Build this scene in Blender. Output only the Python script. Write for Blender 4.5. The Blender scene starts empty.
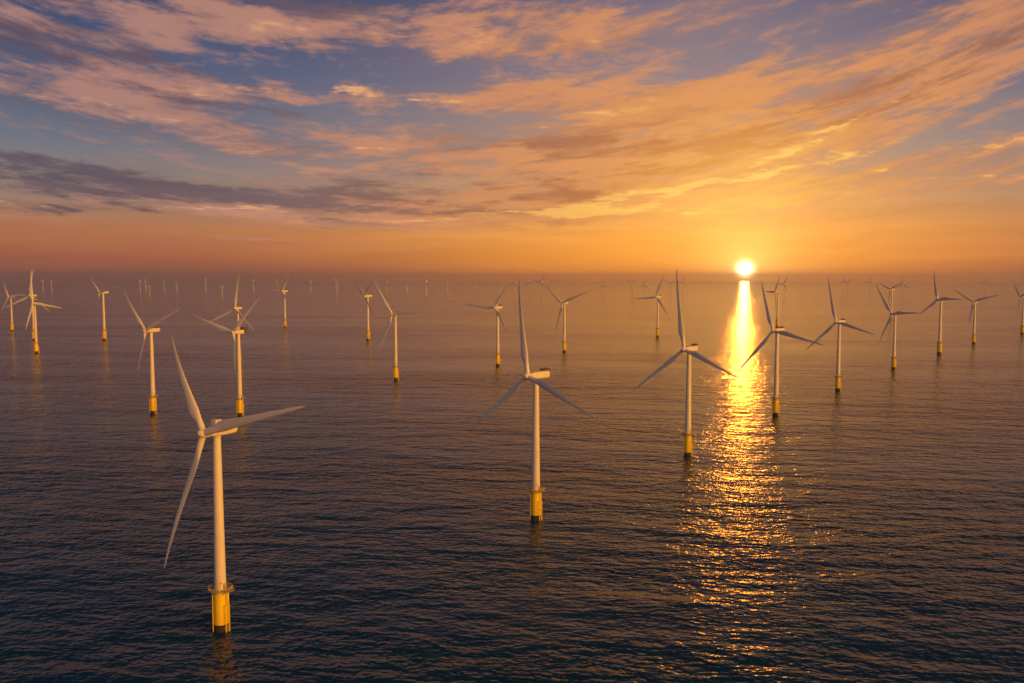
import bpy, bmesh, math, random
from mathutils import Matrix, Vector
C = bpy.context.scene.collection
SC = bpy.context.scene
PI = math.pi
# ------------------------------------------------------------------ settings
EXPOSURE = -3.5
SKY_GAIN = 10.8                                      # how bright the clouds and the clear evening air are
GLOW_AZ, GLOW_GAIN = 126.0, 15.0                     # golden glow added to the sky out of frame, behind on the right
SLOPE = (0.09, 0.22, 0.34, 0.40)
SEA_ROUGH = 0.09
HAZE_COLOR, HAZE_DENSITY, HAZE_ANISO, HAZE_TOP = (0.90, 0.86, 0.88), 0.55e-4, 0.72, 225.0
# ------------------------------------------------------------------ camera
CAM_H, FOCAL, CX, CY, HORIZON = 135.0, 900.0, 512.0, 341.5, 277.0
PITCH = math.atan((CY - HORIZON) / FOCAL)
cam_data = bpy.data.cameras.new('camera'); cam = bpy.data.objects.new('camera', cam_data); C.objects.link(cam)
cam.location = (0, 0, CAM_H); cam.rotation_euler = (PI/2 - PITCH, 0, 0)
cam_data.sensor_width = 36.0; cam_data.lens = 36.0 * FOCAL / 1024.0
cam_data.clip_start = 1.0; cam_data.clip_end = 60000.0
SC.camera = cam

def ray(px, py):
    a, b = (px - CX) / FOCAL, -(py - CY) / FOCAL
    return Vector((a, math.cos(PITCH) + b * math.sin(PITCH), -math.sin(PITCH) + b * math.cos(PITCH))).normalized()

def azel(px, py):
    d = ray(px, py)
    return math.degrees(math.atan2(d.x, d.y)), math.degrees(math.asin(d.z))

# ------------------------------------------------------------------ sun and sky
SUN_DIR = ray(745, 270)
SUN_AZ, SUN_EL = azel(745, 270)
SUN_STRENGTH = 2.0
SUN_COLOR = (1.0, 0.28, 0.02)
sun_data = bpy.data.lights.new('sun', 'SUN'); sun_data.energy = SUN_STRENGTH; sun_data.angle = math.radians(0.55)
sun_data.color = SUN_COLOR
sun = bpy.data.objects.new('sun', sun_data); C.objects.link(sun)
sun.rotation_euler = SUN_DIR.to_track_quat('Z', 'Y').to_euler(); sun.location = (0, 0, 400)

SC.view_settings.view_transform = 'Standard'; SC.view_settings.look = 'None'
SC.view_settings.exposure = EXPOSURE; SC.view_settings.gamma = 1.0; SC.view_settings.use_curve_mapping = False

world = bpy.data.worlds.new('World'); SC.world = world; world.use_nodes = True
NT = world.node_tree; NT.nodes.clear()

class G:
    """small helper that writes node maths as expressions"""
    def __init__(s, nt): s.nt = nt
    def put(s, sock, v):
        if isinstance(v, bpy.types.NodeSocket): s.nt.links.new(v, sock)
        elif v is not None: sock.default_value = v
    def m(s, op, a, b=None, c=None, clamp=False):
        n = s.nt.nodes.new('ShaderNodeMath'); n.operation = op; n.use_clamp = clamp
        for i, v in enumerate((a, b, c)): s.put(n.inputs[i], v) if v is not None else None
        return n.outputs[0]
    def add(s, a, b): return s.m('ADD', a, b)
    def sub(s, a, b): return s.m('SUBTRACT', a, b)
    def mul(s, a, b): return s.m('MULTIPLY', a, b)
    def div(s, a, b): return s.m('DIVIDE', a, b)
    def v(s, op, a, b=None, sc=None):
        n = s.nt.nodes.new('ShaderNodeVectorMath'); n.operation = op
        s.put(n.inputs[0], a)
        if b is not None: s.put(n.inputs[1], b)
        if sc is not None: s.put(n.inputs['Scale'], sc)
        return n.outputs['Value'] if op in ('DOT_PRODUCT', 'LENGTH') else n.outputs['Vector']
    def xyz(s, x, y, z=0.0):
        n = s.nt.nodes.new('ShaderNodeCombineXYZ')
        for i, v in enumerate((x, y, z)): s.put(n.inputs[i], v)
        return n.outputs[0]
    def sep(s, v):
        n = s.nt.nodes.new('ShaderNodeSeparateXYZ'); s.put(n.inputs[0], v); return n.outputs
    def noise(s, vec, scale=1.0, detail=4.0, rough=0.5, lac=2.0, dist=0.0, dim='3D'):
        n = s.nt.nodes.new('ShaderNodeTexNoise'); n.noise_dimensions = dim
        s.put(n.inputs['Vector'], vec); s.put(n.inputs['Scale'], scale); s.put(n.inputs['Detail'], detail)
        s.put(n.inputs['Roughness'], rough); s.put(n.inputs['Lacunarity'], lac); s.put(n.inputs['Distortion'], dist)
        return n.outputs['Fac'], n.outputs['Color']
    def step(s, x, lo, hi, to0=0.0, to1=1.0):
        n = s.nt.nodes.new('ShaderNodeMapRange'); n.interpolation_type = 'SMOOTHSTEP'
        s.put(n.inputs['Value'], x); s.put(n.inputs['From Min'], lo); s.put(n.inputs['From Max'], hi)
        s.put(n.inputs['To Min'], to0); s.put(n.inputs['To Max'], to1); return n.outputs['Result']
    def ramp(s, x, stops, lin='LINEAR'):
        n = s.nt.nodes.new('ShaderNodeValToRGB'); s.put(n.inputs['Fac'], x); cr = n.color_ramp; cr.interpolation = lin
        while len(cr.elements) < len(stops): cr.elements.new(0.5)
        for e, (p, c) in zip(cr.elements, stops): e.position = p; e.color = (*c, 1) if len(c) == 3 else c
        return n.outputs['Color']
    def mix(s, f, a, b, mode='MIX'):
        n = s.nt.nodes.new('ShaderNodeMix'); n.data_type = 'RGBA'; n.blend_type = mode; n.clamp_factor = True
        s.put(n.inputs[0], f)
        for i, v in ((6, a), (7, b)):
            if isinstance(v, tuple) and len(v) == 3: v = (*v, 1)
            s.put(n.inputs[i], v)
        return n.outputs[2]

def srgb(r, g, b):
    f = lambda c: (c/255/12.92) if c/255 <= 0.04045 else ((c/255 + 0.055)/1.055) ** 2.4
    return (f(r), f(g), f(b))

g = G(NT)
tc = NT.nodes.new('ShaderNodeTexCoord')
DIR = g.v('NORMALIZE', tc.outputs['Generated'])
dx, dy, dz = g.sep(DIR)
AZ = g.mul(g.m('ARCTAN2', dx, dy), 180/PI)           # degrees, 0 = the way the camera looks
EL = g.mul(g.m('ARCSINE', dz), 180/PI)
COSS = g.v('DOT_PRODUCT', DIR, tuple(SUN_DIR))
ANG = g.mul(g.m('ARCCOSINE', g.m('MINIMUM', COSS, 0.9999999)), 180/PI)   # degrees from the sun
dAZ = g.m('ABSOLUTE', g.sub(AZ, SUN_AZ))
dAZ = g.m('MINIMUM', dAZ, g.sub(360.0, dAZ))

sky = NT.nodes.new('ShaderNodeTexSky'); sky.sky_type = 'NISHITA'; sky.sun_disc = False
sky.sun_elevation = math.radians(SUN_EL); sky.sun_rotation = math.radians(SUN_AZ)
sky.altitude = 140.0; sky.air_density = 1.0; sky.dust_density = 1.5; sky.ozone_density = 2.5
bg_sky = NT.nodes.new('ShaderNodeBackground'); NT.links.new(sky.outputs[0], bg_sky.inputs['Color'])
bg_sky.inputs['Strength'].default_value = 0.15

# clear sky: colour by height, one ramp away from the sun and one under it
e01 = g.div(g.m('MAXIMUM', EL, -2.0), 45.0)           # 0..1 over 45 degrees
def E(py): return max(0.0, azel(512, py)[1]) / 45.0
far = g.ramp(e01, [(0.0, srgb(134, 86, 76)), (E(262), srgb(165, 95, 72)), (E(235), srgb(184, 116, 80)), (E(200), srgb(152, 126, 112)),
                   (E(150), srgb(110, 118, 132)), (E(80), srgb(76, 90, 122)), (E(0), srgb(48, 60, 96)), (0.47, srgb(18, 32, 58)), (1.0, srgb(16, 26, 48))])
near = g.ramp(e01, [(0.0, srgb(244, 140, 50)), (E(262), srgb(252, 156, 54)), (E(235), srgb(250, 166, 68)), (E(200), srgb(226, 158, 92)),
                    (E(150), srgb(184, 144, 120)), (E(80), srgb(138, 122, 132)), (E(0), srgb(106, 102, 126)), (0.48, srgb(22, 36, 64)), (1.0, srgb(16, 26, 48))])
dC = g.sub(AZ, SUN_AZ - 4.0)
nearf = g.m('POWER', 2.718281828, g.mul(g.m('POWER', g.div(g.m('ABSOLUTE', dC), 18.5), 2.0), -1.0))
clear = g.mix(nearf, far, near)

# clouds: soft banks laid out by azimuth and height, broken up by wind-drawn noise on the cloud plane
inv = g.div(1.0, g.add(g.m('MAXIMUM', dz, 0.0), 0.055))
pl = g.xyz(g.mul(dx, inv), g.mul(dy, inv), 0.0)
warp = g.v('SCALE', g.v('SUBTRACT', g.noise(pl, 0.45, 3.0, 0.55)[1], (0.5, 0.5, 0.5)), sc=1.3)
plw = g.v('ADD', pl, warp)
px_, py_, _ = g.sep(plw)
ROT = math.radians(-6.0)
along = g.add(g.mul(px_, math.sin(ROT)), g.mul(py_, math.cos(ROT)))
across = g.sub(g.mul(px_, math.cos(ROT)), g.mul(py_, math.sin(ROT)))
n_streak = g.noise(g.xyz(g.mul(across, 1.0), g.mul(along, 0.55)), 1.5, 9.0, 0.62)[0]
n_streak2 = g.noise(g.xyz(g.mul(across, 0.9), g.mul(along, 0.6), 12.1), 1.7, 9.0, 0.64)[0]
n_fine = g.noise(g.xyz(g.mul(across, 1.0), g.mul(along, 0.8), 3.3), 6.5, 7.0, 0.65)[0]
n_mack = g.noise(g.xyz(g.mul(across, 0.55), g.mul(along, 1.0), 5.1), 15.0, 5.0, 0.6, 2.0, 0.4)[0]
n_big = g.noise(g.xyz(g.mul(across, 1.0), g.mul(along, 0.4), 7.7), 0.55, 5.0, 0.55)[0]

# long streaks of high cloud, level on the left and rising to the right
ELc = g.m('MAXIMUM', EL, 0.0)
AZc = g.m('MINIMUM', g.m('MAXIMUM', AZ, -60.0), 40.0)
def streaks(seed, ax, sc, det, rough, dist=0.5):
    bend = g.mul(AZc, g.m('MULTIPLY_ADD', AZc, 0.0048, 0.07))
    t = g.mul(g.m('LOGARITHM', g.m('MAXIMUM', g.add(g.sub(ELc, bend), g.m('MULTIPLY_ADD', g.m('MAXIMUM', bend, 0.0), 0.0, 12.0)), 0.5), 2.718281828), 17.0)
    return g.noise(g.xyz(g.mul(AZ, ax), t, seed), sc, det, rough, 2.0, dist)[0]
s_main = streaks(2.0, 0.15, 1.15, 10.0, 0.66, 0.25)
s_alt = streaks(9.0, 0.14, 1.1, 10.0, 0.66, 0.25)
s_soft = streaks(21.0, 0.07, 0.45, 4.0, 0.5)
wz = g.noise(g.xyz(g.mul(AZ, 0.05), g.mul(EL, 0.16), 1.0), 1.4, 5.0, 0.6)[1]
wx, wy, _ = g.sep(wz)
AZw = g.add(AZ, g.mul(g.sub(wx, 0.5), 7.0)); ELw = g.add(EL, g.mul(g.sub(wy, 0.5), 3.6))

def blob(px, py, rx, ry, ang, amp):
    az, el = azel(px, py)
    k = 0.0637
    a = math.radians(ang)
    X = g.sub(AZw, az); Y = g.sub(ELw, el)
    u = g.m('MULTIPLY_ADD', X, math.cos(a)/(rx*k), g.mul(Y, math.sin(a)/(rx*k)))
    v = g.m('MULTIPLY_ADD', X, -math.sin(a)/(ry*k), g.mul(Y, math.cos(a)/(ry*k)))
    q = g.m('MULTIPLY_ADD', u, u, g.mul(v, v))
    return g.mul(g.m('POWER', 2.718281828, g.mul(q, -1.0)), amp)

def field(items):
    t = None
    for it in items:
        b = blob(*it); t = b if t is None else g.add(t, b)
    return t

LIT = [(290, 30, 190, 20, -2, .75), (545, 28, 105, 34, -4, .9), (130, 104, 150, 16, -8, .75), (235, 88, 140, 6, -1, .6),
       (520, 98, 90, 9, 0, .6), (70, 50, 100, 22, -10, .40), (600, 148, 230, 42, 6, .85), (800, 112, 240, 32, 17, .95),
       (960, 55, 150, 30, 20, .9), (720, 195, 330, 15, 4, .85), (900, 165, 130, 8, 10, .85), (260, 150, 220, 6, -2, .5),
       (160, 206, 260, 8, -3, .6), (470, 212, 220, 10, 0, .6), (975, 187, 70, 3, 4, .5), (640, 130, 90, 30, 12, .5),
       (270, 240, 60, 3, -2, .4), (20, 8, 60, 10, -8, .5), (450, 150, 110, 14, -4, .5), (40, 120, 60, 4, -3, .3),
       (985, 125, 110, 16, 20, -.6), (680, 45, 80, 20, 10, -.5), (300, 122, 150, 9, -3, -.4), (110, 142, 140, 8, -3, -.5), (450, 66, 70, 12, 0, -.4),
       (180, 62, 120, 8, -3, -.25)]
GRAY = [(110, 186, 190, 16, -4, 1.0), (330, 200, 210, 9, -3, .75), (60, 214, 90, 6, 0, .7), (600, 148, 110, 14, 3, .65), (900, 78, 170, 10, 18, .6),
        (700, 150, 160, 12, 12, .6), (120, 68, 150, 12, -8, .45), (520, 196, 220, 6, -1, .6), (330, 14, 90, 12, -2, .45), (40, 160, 60, 6, -4, .5),
        (30, 30, 90, 20, -10, .45), (440, 180, 120, 8, -2, .5), (820, 120, 160, 9, 17, .5)]
BRIGHT = [(690, 186, 190, 6, 9, .9), (800, 140, 120, 6, 24, .8), (930, 160, 110, 5, 8, .9), (960, 181, 70, 2.5, 4, .7), (560, 212, 240, 3.5, 2, .8), (240, 211, 110, 3.5, 3, .8),
          (30, 209, 50, 3, -3, .7), (340, 150, 130, 3.5, 1, .55), (250, 88, 60, 4, 0, .7), (345, 88, 30, 4, 0, .8), (540, 38, 90, 18, -4, .6), (420, 100, 60, 5, -3, .6),
          (300, 32, 130, 8, -2, .4), (560, 118, 100, 8, 4, .5), (120, 112, 130, 6, -8, .4)]
lit_mask = g.m('MAXIMUM', field(LIT), 0.0); gray_mask = field(GRAY); bright_mask = field(BRIGHT)
back = g.step(dAZ, 45.0, 80.0)                        # away from the frame the same sky goes on, scattered evenly
low = g.mul(g.step(EL, 2.0, 7.0), g.step(EL, 24.0, 15.0))
other = g.mul(back, low)
veil = g.mul(g.step(EL, 3.5, 7.5), g.step(EL, 22.0, 15.0))
lit_mask = g.add(lit_mask, g.mul(veil, 0.20)); lit_mask = g.add(lit_mask, g.mul(other, 0.35)); gray_mask = g.add(gray_mask, g.mul(other, 0.30)); gray_mask = g.add(gray_mask, g.mul(veil, 0.10))

plane = g.add(g.mul(g.sub(n_streak, 0.5), 0.65), g.add(g.mul(g.sub(n_fine, 0.5), 0.75), g.mul(g.sub(n_big, 0.5), 0.3)))
streak = g.add(plane, g.mul(g.sub(s_main, 0.5), 1.35))
lit_d = g.add(g.m('MINIMUM', lit_mask, 1.0), g.mul(streak, 2.6))
lit_a = g.mul(g.step(lit_d, 0.15, 1.15), g.step(lit_mask, 0.03, 0.30))
streak2 = g.add(g.mul(g.sub(s_alt, 0.5), 1.2), g.add(g.mul(g.sub(n_streak2, 0.5), 0.6), g.mul(g.sub(n_big, 0.5), 0.2)))
gray_d = g.add(g.m('MINIMUM', gray_mask, 0.80), g.mul(g.add(streak2, g.mul(g.sub(n_fine, 0.5), 0.5)), 2.9))
gray_a = g.mul(g.step(gray_d, 0.25, 1.05), g.step(gray_mask, 0.04, 0.35))
film_d = g.add(g.m('MINIMUM', g.add(g.mul(lit_mask, 0.5), g.mul(gray_mask, 0.5)), 0.7), g.add(g.mul(g.sub(s_soft, 0.5), 2.2), g.mul(streak, 0.5)))
film_a = g.mul(g.step(film_d, -0.05, 0.95), g.mul(g.step(EL, 2.5, 6.5), g.step(EL, 28.0, 17.0)))

sunf = g.m('POWER', 2.718281828, g.mul(ANG, -1/15.0))
lit_c = g.ramp(sunf, [(0.0, srgb(168, 128, 122)), (0.12, srgb(194, 137, 114)), (0.28, srgb(214, 142, 96)), (0.5, srgb(224, 148, 82)), (0.8, srgb(252, 186, 86))])
gray_c = g.ramp(sunf, [(0.0, srgb(78, 70, 90)), (0.12, srgb(104, 86, 96)), (0.28, srgb(140, 100, 86)), (0.5, srgb(178, 108, 66)), (0.8, srgb(250, 170, 60))])
core = g.step(g.add(streak2, g.mul(streak, -0.5)), -0.12, 0.28)
lit_c = g.mix(g.mul(core, 0.50), lit_c, gray_c)       # thick parts are duller than the lit edges
film_c = g.ramp(sunf, [(0.0, srgb(84, 76, 98)), (0.12, srgb(112, 94, 106)), (0.28, srgb(158, 120, 108)), (0.5, srgb(200, 136, 92)), (0.8, srgb(246, 170, 74))])
col = g.mix(g.mul(film_a, 0.62), clear, film_c)
col = g.mix(g.mul(lit_a, 0.88), col, lit_c)
col = g.mix(g.mul(gray_a, 0.85), col, gray_c)
br_d = g.add(bright_mask, g.mul(g.add(streak, g.mul(g.sub(n_mack, 0.5), 0.5)), 2.4))
br_a = g.mul(g.step(br_d, 0.50, 1.15), g.step(bright_mask, 0.05, 0.5))
br_c = g.ramp(sunf, [(0.0, srgb(222, 168, 140)), (0.12, srgb(238, 172, 124)), (0.28, srgb(252, 182, 108)), (0.5, srgb(255, 196, 96)), (0.8, srgb(255, 214, 110))])
col = g.mix(g.mul(br_a, 0.8), col, br_c)

# the sun itself, its aureole, and the band of dull air along the horizon
bands_n = g.noise(g.xyz(g.mul(AZw, 0.035), g.mul(ELw, 0.9), 4.0), 1.6, 6.0, 0.6)[0]       # thin layers low over the sea
col = g.v('SCALE', col, sc=g.m('MULTIPLY_ADD', g.mul(g.sub(bands_n, 0.5), 0.55), g.step(EL, 9.0, 3.0), 1.0))
inner = g.mul(g.m('POWER', 2.718281828, g.mul(ANG, -1/1.8)), 0.95); outer = g.mul(g.m('POWER', 2.718281828, g.mul(ANG, -1/6.0)), 0.33)
col = g.mix(1.0, col, g.v('SCALE', (1.0, 0.68, 0.20), sc=inner), 'ADD')
col = g.mix(1.0, col, g.v('SCALE', (1.0, 0.54, 0.10), sc=outer), 'ADD')
disc = g.m('POWER', 2.718281828, g.mul(g.m('POWER', g.div(ANG, 0.31), 1.6), -1.0))
col = g.mix(1.0, col, g.v('SCALE', (16.0, 13.0, 7.0), sc=disc), 'ADD')
# low golden lobe added to the unseen sky behind right, to light the towers
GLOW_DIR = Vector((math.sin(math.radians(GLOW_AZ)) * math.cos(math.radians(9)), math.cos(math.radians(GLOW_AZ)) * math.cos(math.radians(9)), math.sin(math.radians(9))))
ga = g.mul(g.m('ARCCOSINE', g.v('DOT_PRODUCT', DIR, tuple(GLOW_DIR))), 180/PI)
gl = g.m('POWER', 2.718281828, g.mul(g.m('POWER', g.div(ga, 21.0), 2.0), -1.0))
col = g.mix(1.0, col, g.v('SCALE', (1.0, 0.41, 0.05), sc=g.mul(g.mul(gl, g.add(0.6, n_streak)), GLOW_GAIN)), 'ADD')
# pale mauve lobe added to the sky behind the camera, to brighten the blades
FILL_DIR = Vector((math.sin(math.radians(215)) * math.cos(0.45), math.cos(math.radians(215)) * math.cos(0.45), math.sin(0.45)))
oa = g.mul(g.m('ARCCOSINE', g.v('DOT_PRODUCT', DIR, tuple(FILL_DIR))), 180/PI)
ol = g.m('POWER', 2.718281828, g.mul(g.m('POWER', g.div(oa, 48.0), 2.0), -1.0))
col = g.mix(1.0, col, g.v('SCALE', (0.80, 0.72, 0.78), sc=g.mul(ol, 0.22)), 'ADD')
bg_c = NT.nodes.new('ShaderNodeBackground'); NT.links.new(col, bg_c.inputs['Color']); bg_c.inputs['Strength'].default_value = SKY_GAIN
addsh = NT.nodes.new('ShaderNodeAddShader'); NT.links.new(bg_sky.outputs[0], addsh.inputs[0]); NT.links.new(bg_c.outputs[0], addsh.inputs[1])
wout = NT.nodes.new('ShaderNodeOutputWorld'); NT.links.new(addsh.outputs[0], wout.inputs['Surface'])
world.cycles.sampling_method = 'MANUAL'; world.cycles.sample_map_resolution = 2048
SC.render.engine = 'CYCLES'; SC.cycles.use_denoising = True; SC.cycles.denoiser = 'OPENIMAGEDENOISE'
SC.cycles.sample_clamp_indirect = 6.0; SC.cycles.sample_clamp_direct = 0.0
SC.cycles.max_bounces = 6; SC.cycles.volume_bounces = 1

# ------------------------------------------------------------------ materials
def new_mat(name):
    m = bpy.data.materials.new(name); m.use_nodes = True
    b = m.node_tree.nodes['Principled BSDF']
    return m, G(m.node_tree), b

SEA_R = 28000.0
def sea_material():
    m, q, b = new_mat('sea_water')
    geo = m.node_tree.nodes.new('ShaderNodeNewGeometry'); P = geo.outputs['Position']
    W = math.radians(8.0)
    rot = m.node_tree.nodes.new('ShaderNodeVectorRotate'); rot.rotation_type = 'Z_AXIS'
    q.put(rot.inputs['Vector'], P); rot.inputs['Angle'].default_value = W
    R = rot.outputs[0]
    # (wavelength m, crest stretch, slope size) of three families of waves; slopes by finite differences in metres
    bands = [(75.0, 0.30, SLOPE[0], 2.0, 13.0), (24.0, 0.42, SLOPE[1], 2.0, 0.0), (8.0, 0.6, SLOPE[2], 2.0, 31.0), (2.6, 0.75, SLOPE[3], 1.5, 67.0)]
    patch = q.noise(q.v('MULTIPLY', R, (0.0022, 0.0060, 1.0)), 1.0, 4.0, 0.6)[0]
    slick = q.noise(q.v('MULTIPLY', R, (0.00045, 0.0032, 1.0)), 1.0, 5.0, 0.62)[0]
    dist = q.v('LENGTH', P); out_y = q.step(dist, 350.0, 2400.0, 1.25, 0.55); out = q.step(dist, 300.0, 2600.0, 2.2, 2.6)                      # the water lies calmer farther out
    ruff = q.mul(q.mul(q.step(patch, 0.35, 0.65, 0.60, 1.22), q.step(slick, 0.36, 0.62, 0.55, 1.10)), 1.0)   # calm slicks, ruffled patches
    sx = sy = None
    for wl, st, sl, det, off in bands:
        eps = wl * 0.06
        def h(ox, oy):
            p = q.v('ADD', R, (ox + off, oy + off, 0.0))
            return q.noise(q.v('MULTIPLY', p, (st / wl, 1.0 / wl, 0.0)), 1.0, det, 0.5, 2.1, 0.25)[0]
        h0 = h(0, 0)
        k = sl * wl / eps / 2.0
        gx = q.mul(q.sub(h(eps, 0), h0), k); gy = q.mul(q.sub(h(0, eps), h0), k)
        sx = gx if sx is None else q.add(sx, gx); sy = gy if sy is None else q.add(sy, gy)
    n = q.v('NORMALIZE', q.xyz(q.mul(q.mul(q.mul(sx, ruff), out), -1.0), q.mul(q.mul(q.mul(sy, ruff), out_y), -1.0), 1.0))
    rb = m.node_tree.nodes.new('ShaderNodeVectorRotate'); rb.rotation_type = 'Z_AXIS'
    q.put(rb.inputs['Vector'], n); rb.inputs['Angle'].default_value = -W
    m.node_tree.links.new(rb.outputs[0], b.inputs['Normal'])
    tint = q.noise(q.v('MULTIPLY', R, (0.004, 0.008, 1.0)), 1.0, 3.0, 0.5)[0]
    q.put(b.inputs['Base Color'], q.mix(tint, (0.0005, 0.027, 0.084), (0.0007, 0.032, 0.096)))
    q.put(b.inputs['Roughness'], q.step(dist, 300.0, 1500.0, 0.19, SEA_ROUGH)); b.inputs['IOR'].default_value = 1.29
    return m

def obj(name, bm, m, parent=None, smooth=False):
    me = bpy.data.meshes.new(name); bm.normal_update(); bm.to_mesh(me); bm.free()
    for mm in (m if isinstance(m, (list, tuple)) else [m]): me.materials.append(mm)
    if smooth:
        for p in me.polygons: p.use_smooth = True
    o = bpy.data.objects.new(name, me); C.objects.link(o)
    if parent is not None: o.parent = parent
    return o

# ------------------------------------------------------------------ sea
def sea():
    bm = bmesh.new(); N = 192
    rings = [0, 60, 200, 500, 1000, 2000, 4000, 6500, 10000, 17000, SEA_R]
    c = bm.verts.new((0, 0, 0)); prev = None
    for r in rings[1:]:
        cur = [bm.verts.new((r*math.cos(2*PI*i/N), r*math.sin(2*PI*i/N), 0)) for i in range(N)]
        for i in range(N):
            j = (i + 1) % N
            if prev is None: bm.faces.new((c, cur[i], cur[j]))
            else: bm.faces.new((prev[i], cur[i], cur[j], prev[j]))
        prev = cur
    o = obj('sea', bm, sea_material()); o['kind'] = 'structure'
sea()

# ------------------------------------------------------------------ haze over the water
def haze():
    m = bpy.data.materials.new('haze_air'); m.use_nodes = True; nt = m.node_tree; nt.nodes.clear()
    v = nt.nodes.new('ShaderNodeVolumePrincipled'); o = nt.nodes.new('ShaderNodeOutputMaterial')
    v.inputs['Color'].default_value = (*HAZE_COLOR, 1); v.inputs['Density'].default_value = HAZE_DENSITY
    v.inputs['Anisotropy'].default_value = HAZE_ANISO
    nt.links.new(v.outputs[0], o.inputs['Volume'])
    bm = bmesh.new(); bmesh.ops.create_cube(bm, size=1.0)
    S = 60000.0
    for w in bm.verts: w.co = Vector((w.co.x * S, w.co.y * S, -1.0 if w.co.z < 0 else HAZE_TOP))
    ob = obj('haze', bm, m); ob['kind'] = 'stuff'
haze()

# ------------------------------------------------------------------ paint and steel
def paint(name, c0, c1, rough, scale, streak=None, metal=0.0):
    m, q, b = new_mat(name)
    t = m.node_tree.nodes.new('ShaderNodeTexCoord'); P = t.outputs['Object']
    n = q.noise(q.v('MULTIPLY', P, (scale, scale, scale * 0.3)), 1.0, 5.0, 0.6)[0]
    c = q.mix(q.step(n, 0.3, 0.75), c0, c1)
    if streak:
        s = q.noise(q.v('MULTIPLY', P, (1.6, 1.6, 0.08)), 1.0, 4.0, 0.6)[0]
        z = q.sep(P)[2]
        c = q.mix(q.mul(q.step(s, 0.52, 0.72), q.step(z, streak[1], streak[2])), c, streak[0])
    q.put(b.inputs['Base Color'], c); b.inputs['Metallic'].default_value = metal
    q.put(b.inputs['Roughness'], q.step(n, 0.2, 0.8, rough, rough + 0.15))
    return m
WHITE = paint('tower_white_paint', (0.72, 0.70, 0.66), (0.62, 0.60, 0.55), 0.42, 0.5, ((0.42, 0.36, 0.28), 34.0, 16.0))
BLADE = paint('blade_white_gelcoat', (0.70, 0.69, 0.67), (0.62, 0.61, 0.58), 0.38, 0.15)
NACELLE = paint('nacelle_white_paint', (0.72, 0.70, 0.66), (0.62, 0.60, 0.55), 0.4, 0.6)
YELLOW = paint('yellow_marine_paint', (0.86, 0.66, 0.02), (0.74, 0.55, 0.015), 0.45, 0.5, ((0.30, 0.13, 0.03), 9.0, 1.0))
GROWTH = paint('tidal_growth', (0.014, 0.015, 0.012), (0.030, 0.027, 0.018), 0.7, 1.2)
STEEL = paint('galvanised_steel', (0.34, 0.33, 0.31), (0.26, 0.24, 0.22), 0.5, 1.0, None, 0.3)
DARK = paint('dark_steel', (0.07, 0.065, 0.06), (0.11, 0.10, 0.09), 0.55, 1.0)

# ------------------------------------------------------------------ mesh helpers
def tube(bm, p0, p1, r0, r1=None, seg=10, cap=True):
    p0, p1 = Vector(p0), Vector(p1); r1 = r0 if r1 is None else r1
    d = (p1 - p0).normalized(); a = d.orthogonal().normalized(); b = d.cross(a)
    A = [bm.verts.new(p0 + r0*(math.cos(2*PI*i/seg)*a + math.sin(2*PI*i/seg)*b)) for i in range(seg)]
    B = [bm.verts.new(p1 + r1*(math.cos(2*PI*i/seg)*a + math.sin(2*PI*i/seg)*b)) for i in range(seg)]
    for i in range(seg): bm.faces.new((A[i], A[(i+1) % seg], B[(i+1) % seg], B[i]))
    if cap: bm.faces.new(A[::-1]); bm.faces.new(B)

def lathe(bm, prof, seg=40, cap=True):
    rows = []
    for r, z in prof: rows.append([bm.verts.new((r*math.cos(2*PI*i/seg), r*math.sin(2*PI*i/seg), z)) for i in range(seg)])
    for A, B in zip(rows, rows[1:]):
        for i in range(seg): bm.faces.new((A[i], A[(i+1) % seg], B[(i+1) % seg], B[i]))
    if cap: bm.faces.new(rows[0][::-1]); bm.faces.new(rows[-1])

def ring(bm, R, z, r, seg=32):
    pts = [Vector((R*math.cos(2*PI*i/seg), R*math.sin(2*PI*i/seg), z)) for i in range(seg)]
    for i in range(seg): tube(bm, pts[i], pts[(i+1) % seg], r, seg=5, cap=False)

def box(bm, x0, x1, y0, y1, z0, z1, bevel=0.0):
    r = bmesh.ops.create_cube(bm, size=1.0); vs = r['verts']
    for w in vs: w.co = Vector((x0 if w.co.x < 0 else x1, y0 if w.co.y < 0 else y1, z0 if w.co.z < 0 else z1))
    if bevel:
        es = list({e for w in vs for e in w.link_edges})
        bmesh.ops.bevel(bm, geom=es, offset=bevel, segments=3, profile=0.6, affect='EDGES')

HUB_Z, OVER, TILT, BLADE_L, DECK = 82.0, 6.5, math.radians(5.0), 56.0, 17.2

def smooth_sides(o, lim=35):
    for p in o.data.polygons: p.use_smooth = True
    o.data.set_sharp_from_angle(angle=math.radians(lim))

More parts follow.
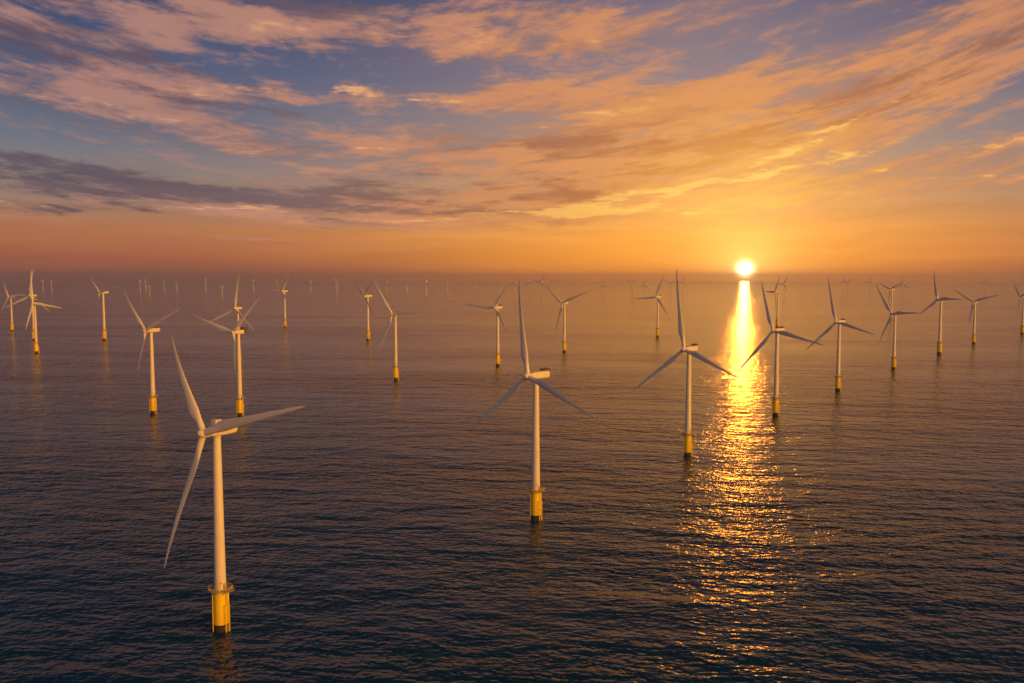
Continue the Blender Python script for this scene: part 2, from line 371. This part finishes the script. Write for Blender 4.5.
def blade_mesh():
    # root circle that turns into an aerofoil, widest at a fifth of its length, then a long thin taper with twist
    bm = bmesh.new(); N = 20; rows = []
    st = [0, .015, .04, .07, .11, .16, .21, .27, .34, .42, .5, .58, .66, .74, .82, .89, .94, .975, .993, 1.0]
    def chord(t):
        if t < .21:
            u = max(0, (t - .03) / .18); u = u*u*(3-2*u); return 2.3 + (4.0 - 2.3) * u
        u = (t - .21) / .79; c = 4.0 * (1 - u) ** 0.92 * (1 - 0.16*math.sin(PI*u)) + 0.55 * u
        return c * (1 if t < .94 else max(0.12, math.sqrt(max(0, 1 - ((t-.94)/.0605)**2))))
    for t in st:
        c = chord(t); w = min(1.0, max(0.0, (t - .02) / .17)); w = w*w*(3-2*w)
        thick = 2.3*(1-w) + w * c * (0.36 - 0.20*min(1, (t-.1)/.7 if t > .1 else 0))
        tw = math.radians(19 * (1-t)**2 + 2) * w
        row = []
        for i in range(N):
            a = 2*PI*i/N; xc, yc = math.cos(a), math.sin(a)
            cx_, cy_ = xc*1.15, yc*1.15
            s = (xc + 1) / 2                                   # 1 = leading edge
            ax = (s - 0.68) * c
            ay = yc * 0.5 * thick * (0.25 + 0.95 * s ** 0.6) * (1.15 if yc > 0 else 0.85)
            x = cx_*(1-w) + ax*w; y = cy_*(1-w) + ay*w
            X = x*math.cos(tw) - y*math.sin(tw); Y = x*math.sin(tw) + y*math.cos(tw)
            row.append(bm.verts.new((X, Y - 1.4*math.sin(PI*t)*t, 1.2 + t*(BLADE_L - 1.2))))
        rows.append(row)
    for A, B in zip(rows, rows[1:]):
        for i in range(N): bm.faces.new((A[i], A[(i+1) % N], B[(i+1) % N], B[i]))
    bm.faces.new(rows[0][::-1]); bm.faces.new(rows[-1])
    return bm

def build_turbine():
    root = bpy.data.objects.new('wind_turbine', None); C.objects.link(root); root.empty_display_size = 5
    # foundation
    bm = bmesh.new(); lathe(bm, [(3.02, -0.8), (3.02, 2.6), (3.0, 2.6), (3.0, 15.6), (3.12, 15.65), (3.12, 16.0), (3.0, 16.05), (3.0, DECK - 0.32)], 44)
    tp = obj('transition_piece', bm, YELLOW, root); smooth_sides(tp)
    bm = bmesh.new(); lathe(bm, [(3.06, -0.9), (3.09, 0.6), (3.06, 2.2), (3.03, 2.9)], 44)
    sb = obj('splash_band', bm, GROWTH, tp); smooth_sides(sb)
    bm = bmesh.new()
    for s in (-1, 1): tube(bm, (3.9, s*0.95, -0.8), (3.9, s*0.95, 11.4), 0.19)
    for s in (-1, 1):
        for z in (1.6, 6.2, 11.0): tube(bm, (2.9, s*0.95, z), (3.9, s*0.95, z), 0.15)
    for i in range(24): tube(bm, (3.82, -0.35, 0.4 + i*0.45), (3.82, 0.35, 0.4 + i*0.45), 0.035, seg=5)
    for s in (-1, 1): tube(bm, (3.82, s*0.35, 0), (3.82, s*0.35, 11.2), 0.05, seg=6)
    obj('boat_landing', bm, YELLOW, tp)
    bm = bmesh.new()
    for s in (-1, 1): tube(bm, (3.45, s*0.3, 11.0), (3.45, s*0.3, DECK + 1.1), 0.06, seg=6)
    for i in range(16): tube(bm, (3.45, -0.3, 11.2 + i*0.4), (3.45, 0.3, 11.2 + i*0.4), 0.035, seg=5)
    obj('ladder', bm, STEEL, tp)
    bm = bmesh.new(); tube(bm, (-1.3, -3.0, -0.8), (-1.3, -3.0, 15.4), 0.22); tube(bm, (1.2, 2.98, -0.8), (1.2, 2.98, 15.4), 0.22)
    obj('cable_pipe', bm, YELLOW, tp)
    # working platform
    bm = bmesh.new(); lathe(bm, [(4.7, DECK - 0.3), (4.85, DECK - 0.26), (4.85, DECK), (4.7, DECK + 0.02)], 32)
    box(bm, 3.6, 6.0, -1.9, 1.9, DECK - 0.285, DECK - 0.015)
    for i in range(8):
        a = 2*PI*(i + .5)/8; tube(bm, (3.0*math.cos(a), 3.0*math.sin(a), DECK - 1.9), (4.6*math.cos(a), 4.6*math.sin(a), DECK - 0.31), 0.10, seg=6)
    plat = obj('platform', bm, STEEL, root)
    bm = bmesh.new()
    for z in (0.55, 1.1): ring(bm, 4.72, DECK + z, 0.045)
    for i in range(24):
        a = 2*PI*i/24; tube(bm, (4.72*math.cos(a), 4.72*math.sin(a), DECK), (4.72*math.cos(a), 4.72*math.sin(a), DECK + 1.1), 0.045, seg=5)
    for y in (-1.85, 1.85): tube(bm, (4.5, y, DECK + 1.1), (5.95, y, DECK + 1.1), 0.045, seg=5); tube(bm, (5.95, y, DECK), (5.95, y, DECK + 1.1), 0.045, seg=5)
    tube(bm, (5.95, -1.85, DECK + 1.1), (5.95, 1.85, DECK + 1.1), 0.045, seg=5)
    obj('railing', bm, YELLOW, plat)
    bm = bmesh.new(); tube(bm, (3.1, -2.9, DECK), (3.1, -2.9, DECK + 3.6), 0.17, 0.13); tube(bm, (3.1, -2.9, DECK + 3.5), (5.6, -3.6, DECK + 4.4), 0.12, 0.08)
    tube(bm, (3.1, -2.9, DECK + 1.9), (4.5, -3.3, DECK + 3.95), 0.06, seg=6); tube(bm, (5.5, -3.57, DECK + 4.3), (5.5, -3.57, DECK + 2.9), 0.03, seg=5)
    obj('davit_crane', bm, YELLOW, plat)
    # tower
    bm = bmesh.new(); prof = []
    z0, z1 = DECK - 0.3, HUB_Z - 1.9
    for k in range(4):
        for t in (0, 1):
            u = (k + t) / 3 if k < 3 else None
            if u is None: continue
            z = z0 + (z1 - z0) * u; r = 2.35 - 0.80 * u
            if t == 1 and k < 2: prof += [(r, z - 0.12), (r + 0.05, z - 0.1), (r + 0.05, z + 0.1), (r, z + 0.12)]
            else: prof.append((r, z))
    lathe(bm, prof, 44)
    tw = obj('tower', bm, WHITE, root); smooth_sides(tw)
    bm = bmesh.new(); box(bm, 2.28, 2.42, -0.5, 0.5, DECK + 0.35, DECK + 2.5, 0.05)
    obj('tower_door', bm, STEEL, tw)
    # nacelle
    bm = bmesh.new()
    sect = [(-3.9, 1.55, 1.55, 0.0), (-3.4, 1.75, 1.75, 0.0), (-1.8, 1.95, 2.0, 0.05), (2.0, 2.0, 2.1, 0.1), (6.5, 2.0, 2.1, 0.1), (8.6, 1.9, 1.95, 0.12), (9.3, 1.6, 1.6, 0.15)]
    rows = []
    for y, hw, hh, zc in sect:
        rows.append([bm.verts.new((hw*math.copysign(abs(math.cos(a))**0.45, math.cos(a)), y, zc + hh*math.copysign(abs(math.sin(a))**0.45, math.sin(a)))) for a in [2*PI*(i+.5)/28 for i in range(28)]])
    for A, B in zip(rows, rows[1:]):
        for i in range(28): bm.faces.new((A[i], B[i], B[(i+1) % 28], A[(i+1) % 28]))
    bm.faces.new(rows[0]); bm.faces.new(rows[-1][::-1])
    nac = obj('nacelle', bm, NACELLE, root); nac.location = (0, 0, HUB_Z); nac.rotation_euler = (0, 0, 0); smooth_sides(nac, 40)
    bm = bmesh.new(); box(bm, -1.9, 1.9, 4.6, 9.2, 2.35, 2.47)
    for x in (-1.8, 1.8):
        for y in (4.8, 7.0, 9.0): tube(bm, (x, y, 1.9), (x, y, 2.36), 0.08, seg=6)
    hp = obj('hoist_platform', bm, STEEL, nac)
    bm = bmesh.new()
    for x in (-1.87, 1.87): box(bm, x - 0.03, x + 0.03, 4.65, 9.15, 2.475, 3.6)
    box(bm, -1.84, 1.84, 9.10, 9.16, 2.475, 3.6)
    obj('windscreen', bm, DARK, nac)
    bm = bmesh.new(); tube(bm, (1.2, 4.2, 2.1), (1.2, 4.2, 5.1), 0.06, seg=6); tube(bm, (0.8, 4.2, 4.9), (1.6, 4.2, 4.9), 0.04, seg=5); tube(bm, (0.8, 4.2, 4.9), (0.8, 4.2, 5.4), 0.10, 0.05, seg=6)
    obj('weather_mast', bm, STEEL, nac)
    bm = bmesh.new(); tube(bm, (0, 0, -2.9), (0, 0, -1.85), 1.58, 1.75, 32)
    yb = obj('yaw_ring', bm, NACELLE, nac); smooth_sides(yb)
    # hub and blades
    bm = bmesh.new(); lathe(bm, [(1.72, 2.55), (1.92, 1.9), (1.98, 0.4), (1.9, -0.6), (1.62, -1.6), (1.1, -2.3), (0.5, -2.7), (0.05, -2.8)], 32)
    hb = obj('hub', bm, NACELLE, root); smooth_sides(hb, 60)
    hb.location = (0, -OVER, HUB_Z)
    # hub axis: mesh -Z must look along the nose (-Y tilted up)
    nose = Vector((0, -math.cos(TILT), math.sin(TILT)))
    hb.rotation_euler = nose.to_track_quat('-Z', 'Y').to_euler()
    bl = obj('blade', blade_mesh(), BLADE, root); smooth_sides(bl, 50)
    blades = [bl]
    for k in range(2):
        c = bl.copy(); C.objects.link(c); blades.append(c)
    return root

NOSE = Vector((0, -math.cos(TILT), math.sin(TILT))); UP = Vector((0, math.sin(TILT), math.cos(TILT)))
def pose(root, x, y, s, yaw, ph, dl=(0, 0, 0), da=(0, 0, 0), wide=1.0):
    root.location = (x, y, 0); root.rotation_euler = (0, 0, yaw); root.scale = (s, s, s)
    k = 0
    for c in root.children:
        if not c.name.startswith('blade'): continue
        a = ph + k*2*PI/3 + da[k]
        Z = math.cos(a)*UP + math.sin(a)*Vector((1, 0, 0)); Y = -NOSE; X = Y.cross(Z)
        M = Matrix((X, Y, Z)).transposed()
        c.location = Vector((0, -OVER, HUB_Z)); c.rotation_euler = M.to_euler(); c.scale = (wide, wide, 1 + dl[k]); k += 1

def copy_turbine(src, skip=()):
    r = src.copy(); C.objects.link(r)
    for ch in src.children:
        c = ch.copy(); C.objects.link(c); c.parent = r
        for gch in ch.children:
            if gch.name.split('.')[0] in skip: continue
            d = gch.copy(); C.objects.link(d); d.parent = c
    return r

proto = build_turbine()
bpy.context.view_layer.update()
FIT = {
    'T1': (-111.5, 336.5, 0.940, -0.551, 1.420, 0.002, 0.081, -0.217, -0.114, -0.035, 0.149),
    'T2': (13.3, 494.2, 0.986, -0.825, -0.181, -0.012, -0.026, 0.045, -0.033, -0.015, 0.049),
    'T3': (133.1, 673.9, 0.989, -0.822, -0.163, 0.109, -0.063, 0.045, -0.025, -0.009, 0.034),
    'T4': (258.0, 873.5, 1.013, -0.918, 1.761, 0.012, 0.115, -0.081, -0.001, 0.020, -0.019),
    'T5': (388.8, 1067.3, 0.997, -0.971, -0.264, 0.003, -0.025, -0.035, -0.023, -0.028, 0.050),
    'T6': (562.2, 1319.9, 0.989, -1.172, 3.553, -0.151, 0.038, -0.086, -0.002, -0.050, 0.052),
    'T7': (753.4, 1581.2, 1.166, -1.333, 1.785, -0.115, -0.209, -0.169, -0.244, 0.236, 0.008),
    'T8': (940.9, 1829.6, 1.040, -0.922, 1.172, -0.122, -0.237, -0.095, 0.112, 0.003, -0.114),
    'T9': (1221.2, 2149.8, 1.082, -1.578, -0.873, -0.157, -0.070, -0.294, -0.024, 0.072, -0.048),
    'T10': (1262.3, 2993.7, 1.154, -1.196, 1.073, -0.073, -0.249, -0.146, 0.097, 0.051, -0.148),
    'T11': (716.3, 2427.9, 1.163, -1.460, 2.660, -0.177, 0.062, -0.237, 0.090, -0.041, -0.050),
    'T12': (330.0, 2036.1, 1.100, -0.751, -1.721, 0.013, -0.100, -0.133, 0.064, -0.035, -0.028),
    'T13': (94.7, 1624.6, 1.076, -0.644, 3.320, -0.142, -0.148, 0.014, 0.038, -0.015, -0.023),
    'T14': (-21.7, 1367.5, 1.081, -0.631, 0.539, -0.259, -0.230, 0.067, 0.039, -0.104, 0.065),
    'T15': (-153.0, 1178.8, 1.053, -0.511, -0.642, 0.099, -0.021, 0.009, 0.025, 0.025, -0.050),
    'T16': (-308.0, 1923.2, 1.153, -0.900, 0.707, -0.267, 0.029, -0.040, 0.003, -0.475, 0.472),
    'T17': (-610.2, 2417.2, 1.183, -0.571, 0.502, -0.170, -0.031, -0.058, 0.015, -0.074, 0.059),
    'T18': (-355.9, 885.7, 1.006, -0.543, 1.251, -0.034, -0.210, -0.047, -0.095, -0.005, 0.100),
    'T19': (-265.7, 872.3, 0.995, -0.496, 2.924, -0.256, 0.065, -0.152, 0.086, -0.023, -0.064),
    'T20': (-440.6, 1446.3, 1.036, -0.388, 2.237, -0.098, 0.177, -0.021, 0.078, -0.048, -0.030),
    'T21': (-874.0, 1925.9, 1.244, -0.618, 1.321, -0.028, -0.284, -0.144, 0.063, 0.024, -0.086),
    'T22': (-847.6, 1598.7, 1.077, 0.017, 1.692, -0.125, -0.180, -0.016, 0.037, -0.397, 0.359),
    'T24': (-1027.0, 1929.5, 1.160, -0.247, 0.104, -0.063, -0.045, 0.143, 0.036, -0.062, 0.026),
    'T23': (-1254.9, 2256.1, 1.045, -0.395, 1.574, 0.065, -0.237, -0.245, -0.092, 0.038, 0.055),
}
LABEL = {
 'T1': 'nearest and largest wind turbine, golden lit, yellow base at the bottom left',
 'T2': 'second nearest turbine, with a yellow base, standing alone in the middle of the open sea',
 'T3': 'grey bladed turbine just left of the glittering sun path, its tallest blade nearly vertical',
 'T4': 'turbine standing on the right edge of the glittering sun path, right below the sun',
 'T5': 'turbine next to the right of the sun path, one blade up and two hanging low',
 'T6': 'turbine with one blade level to the right, in front of a much smaller hazy one',
 'T7': 'turbine with one blade straight up, touching the level blade tip of its left neighbour',
 'T8': 'turbine with two blades spread in a shallow V, last but one at the right edge',
 'T9': 'turbine cut by the right edge of the photo, with pale golden left blades',
 'T10': 'small hazy turbine with blades in a V, showing above the hub of a nearer turbine',
 'T11': 'turbine right under the sun, almost hidden behind the tower of a much nearer turbine',
 'T12': 'small dark turbine with one blade level to the left, left of the sun glow',
 'T13': 'turbine with two blades in a wide V, right of the tall mid sea blade',
 'T14': 'turbine with one blade level to the left, left of the tall mid sea blade',
 'T15': 'turbine left of centre with one dark blade leaning up left, another level',
 'T16': 'turbine behind and left of the leaning dark blade, its own blades bunched at the top',
 'T17': 'small pale turbine with one blade level to the left, right of the overlapping golden pair',
 'T18': 'golden turbine with a tall blade leaning up left, left of the overlapping pair',
 'T19': 'nearer golden turbine of the overlapping pair right behind the nearest turbine',
 'T20': 'farther golden turbine of the overlapping pair, its upright blade rising above the nearer hub',
 'T21': 'golden turbine left of the pair with short raised blades, its base in open dark water',
 'T22': 'nearer one of the overlapping pair near the left edge, one blade level to the right',
 'T24': 'farther one of the overlapping pair near the left edge, one blade low to the left',
 'T23': 'small dull turbine at the left edge of the photo',
}
first = True
for k, v in FIT.items():
    t = proto if first else copy_turbine(proto, ('equipment_box', 'cooler_housing')); first = False
    pose(t, v[0], v[1], v[2], v[3], v[4], v[5:8], v[8:11], 1.3 if v[1] > 1100 else 1.15)
    t['label'] = LABEL[k]; t['category'] = 'wind turbine'; t['group'] = 'wind turbines standing in the sea'
    if k == 'T1':
        nac = [c for c in t.children if c.name.startswith('nacelle')][0]
        bm = bmesh.new(); box(bm, -1.35, 1.35, -1.6, 1.5, 2.1, 4.6, 0.12)
        obj('equipment_box', bm, NACELLE, nac)
    if k in ('T19', 'T22'):
        nac = [c for c in t.children if c.name.startswith('nacelle')][0]
        bm = bmesh.new(); box(bm, -2.1, 2.1, 5.6, 10.4, -1.6, 4.4, 0.15)
        obj('cooler_housing', bm, DARK, nac)
        nac.children[-1]['label'] = 'dark cooler housing at the rear of the nacelle'
# ---------------------------------------------------------------- the far rows, faint in the haze
FAR = [  # pixel x, hub y, base y, rotor phase (degrees), label
 (43.2, 281.5, 291.6, 10, 'faint far turbine just right of the upright blade at the left edge'),
 (51.8, 282.0, 292.0, 30, 'dark far turbine with a blade pointing left, right of the left edge pair'),
 (140.3, 281.0, 291.6, 50, 'leftmost of a loose cluster of faint far turbines above the golden up left blade'),
 (146.0, 282.5, 292.2, 10, 'pinkish far turbine in the cluster above the golden up left blade'),
 (149.8, 286.5, 296.0, 75, 'short dark far turbine, nearest of the cluster above the golden up left blade'),
 (164.4, 284.0, 292.0, 20, 'very faint far turbine between a small cluster and a stout lone one'),
 (176.9, 282.0, 292.0, 90, 'stout far turbine standing alone, right of the cluster on the left horizon'),
 (206.0, 281.5, 292.0, 0, 'far turbine left of the upright golden blade of the overlapping pair'),
 (222.6, 287.0, 296.5, 60, 'thin dark far turbine close beside the upright golden blade'),
 (253.7, 281.0, 291.7, 5, 'far turbine right of the upright golden blade of the overlapping pair'),
 (278.0, 282.5, 291.8, 85, 'far turbine half hidden behind the small pale turbine with a level blade'),
 (310.7, 281.8, 292.2, 30, 'far turbine with a level blade, next right of the small pale turbine'),
 (337.0, 281.5, 294.0, 75, 'far turbine with drooping blades, left of the bunched blade turbine'),
 (387.0, 282.0, 293.5, 30, 'far turbine with one blade level to the right, beside the dark leaning blade'),
 (407.0, 281.8, 293.0, 100, 'second far turbine right of the dark leaning blade'),
 (426.4, 281.5, 296.2, 28, 'tall thin far turbine with clear tower, left of the one with drooping blades'),
 (437.8, 284.5, 292.5, 15, 'short faint far turbine between a tall thin one and one with drooping blades'),
 (447.2, 281.8, 293.5, 60, 'far turbine with an upright and two drooping blades like an arrow'),
 (449.7, 287.5, 296.0, 80, 'small far turbine whose tower stands just right of an arrow shaped one'),
 (475.0, 281.5, 291.6, 40, 'very faint far turbine on the horizon over the level left blade tip'),
 (499.0, 283.0, 294.2, 0, 'far turbine just left of the raised blade next to the tall mid sea blade'),
 (515.3, 283.0, 296.2, 20, 'dark far turbine touching the left side of the tall mid sea blade'),
 (528.6, 282.0, 294.5, 110, 'far turbine close on the right of the tall mid sea blade'),
 (541.8, 281.8, 296.4, 35, 'clear far turbine just left of the tip of a wide V of blades'),
 (556.2, 283.0, 293.5, 60, 'far turbine inside the wide V of two raised blades'),
 (603.8, 285.0, 295.8, 0, 'lone far turbine right of the wide V of two raised blades'),
 (632.4, 283.0, 296.0, 60, 'far turbine with two raised blades above a level left blade'),
 (645.0, 285.0, 296.2, 10, 'far turbine between the raised blade of a small dark turbine and a V bladed one'),
 (670.7, 283.5, 292.8, 60, 'far turbine between a small dark turbine and a tall grey upright blade'),
 (682.5, 282.0, 291.8, 20, 'faint far turbine just right of the tall grey upright blade, left of the sun'),
 (784.1, 284.0, 296.4, 30, 'far turbine in the orange glow just right of the sun path'),
 (843.0, 281.5, 291.8, 0, 'left one of two faint far turbines in the orange haze right of the sun'),
 (848.0, 282.0, 291.9, 55, 'right one of two faint far turbines in the orange haze right of the sun'),
 (869.5, 281.0, 291.7, 25, 'faint far turbine left of the dark blade tip that leans over a hazy one'),
 (902.5, 284.5, 297.0, 0, 'thin dark far turbine touching the right blade of a small hazy V bladed one'),
 (984.8, 281.5, 291.6, 15, 'faint far turbine on the dull right horizon, above two shallow V blades'),
 (1022.0, 283.5, 296.0, 0, 'far turbine at the very right edge of the photo, behind a pale bladed one'),
]
def ground(px, py):
    d = ray(px, py); t = -CAM_H / d.z; return d.x * t, d.y * t
SKIP = ('ladder', 'railing', 'davit_crane', 'boat_landing', 'cable_pipe', 'tower_door', 'hoist_platform', 'windscreen', 'weather_mast', 'yaw_ring', 'splash_band', 'equipment_box')
for i, (px, hy, by, ph, lab) in enumerate(FAR):
    x, y = ground(px, by); d = math.hypot(x, y)
    s = (by - hy) * math.sqrt(x*x + y*y + CAM_H**2) * math.cos(math.atan2(x, y)) / FOCAL / HUB_Z
    t = copy_turbine(proto, SKIP)
    pose(t, x, y, s, math.radians(-38 + 9*math.sin(i*2.7)), math.radians(ph), wide=2.4)
    t['label'] = lab; t['category'] = 'wind turbine'; t['group'] = 'wind turbines far off in the haze'
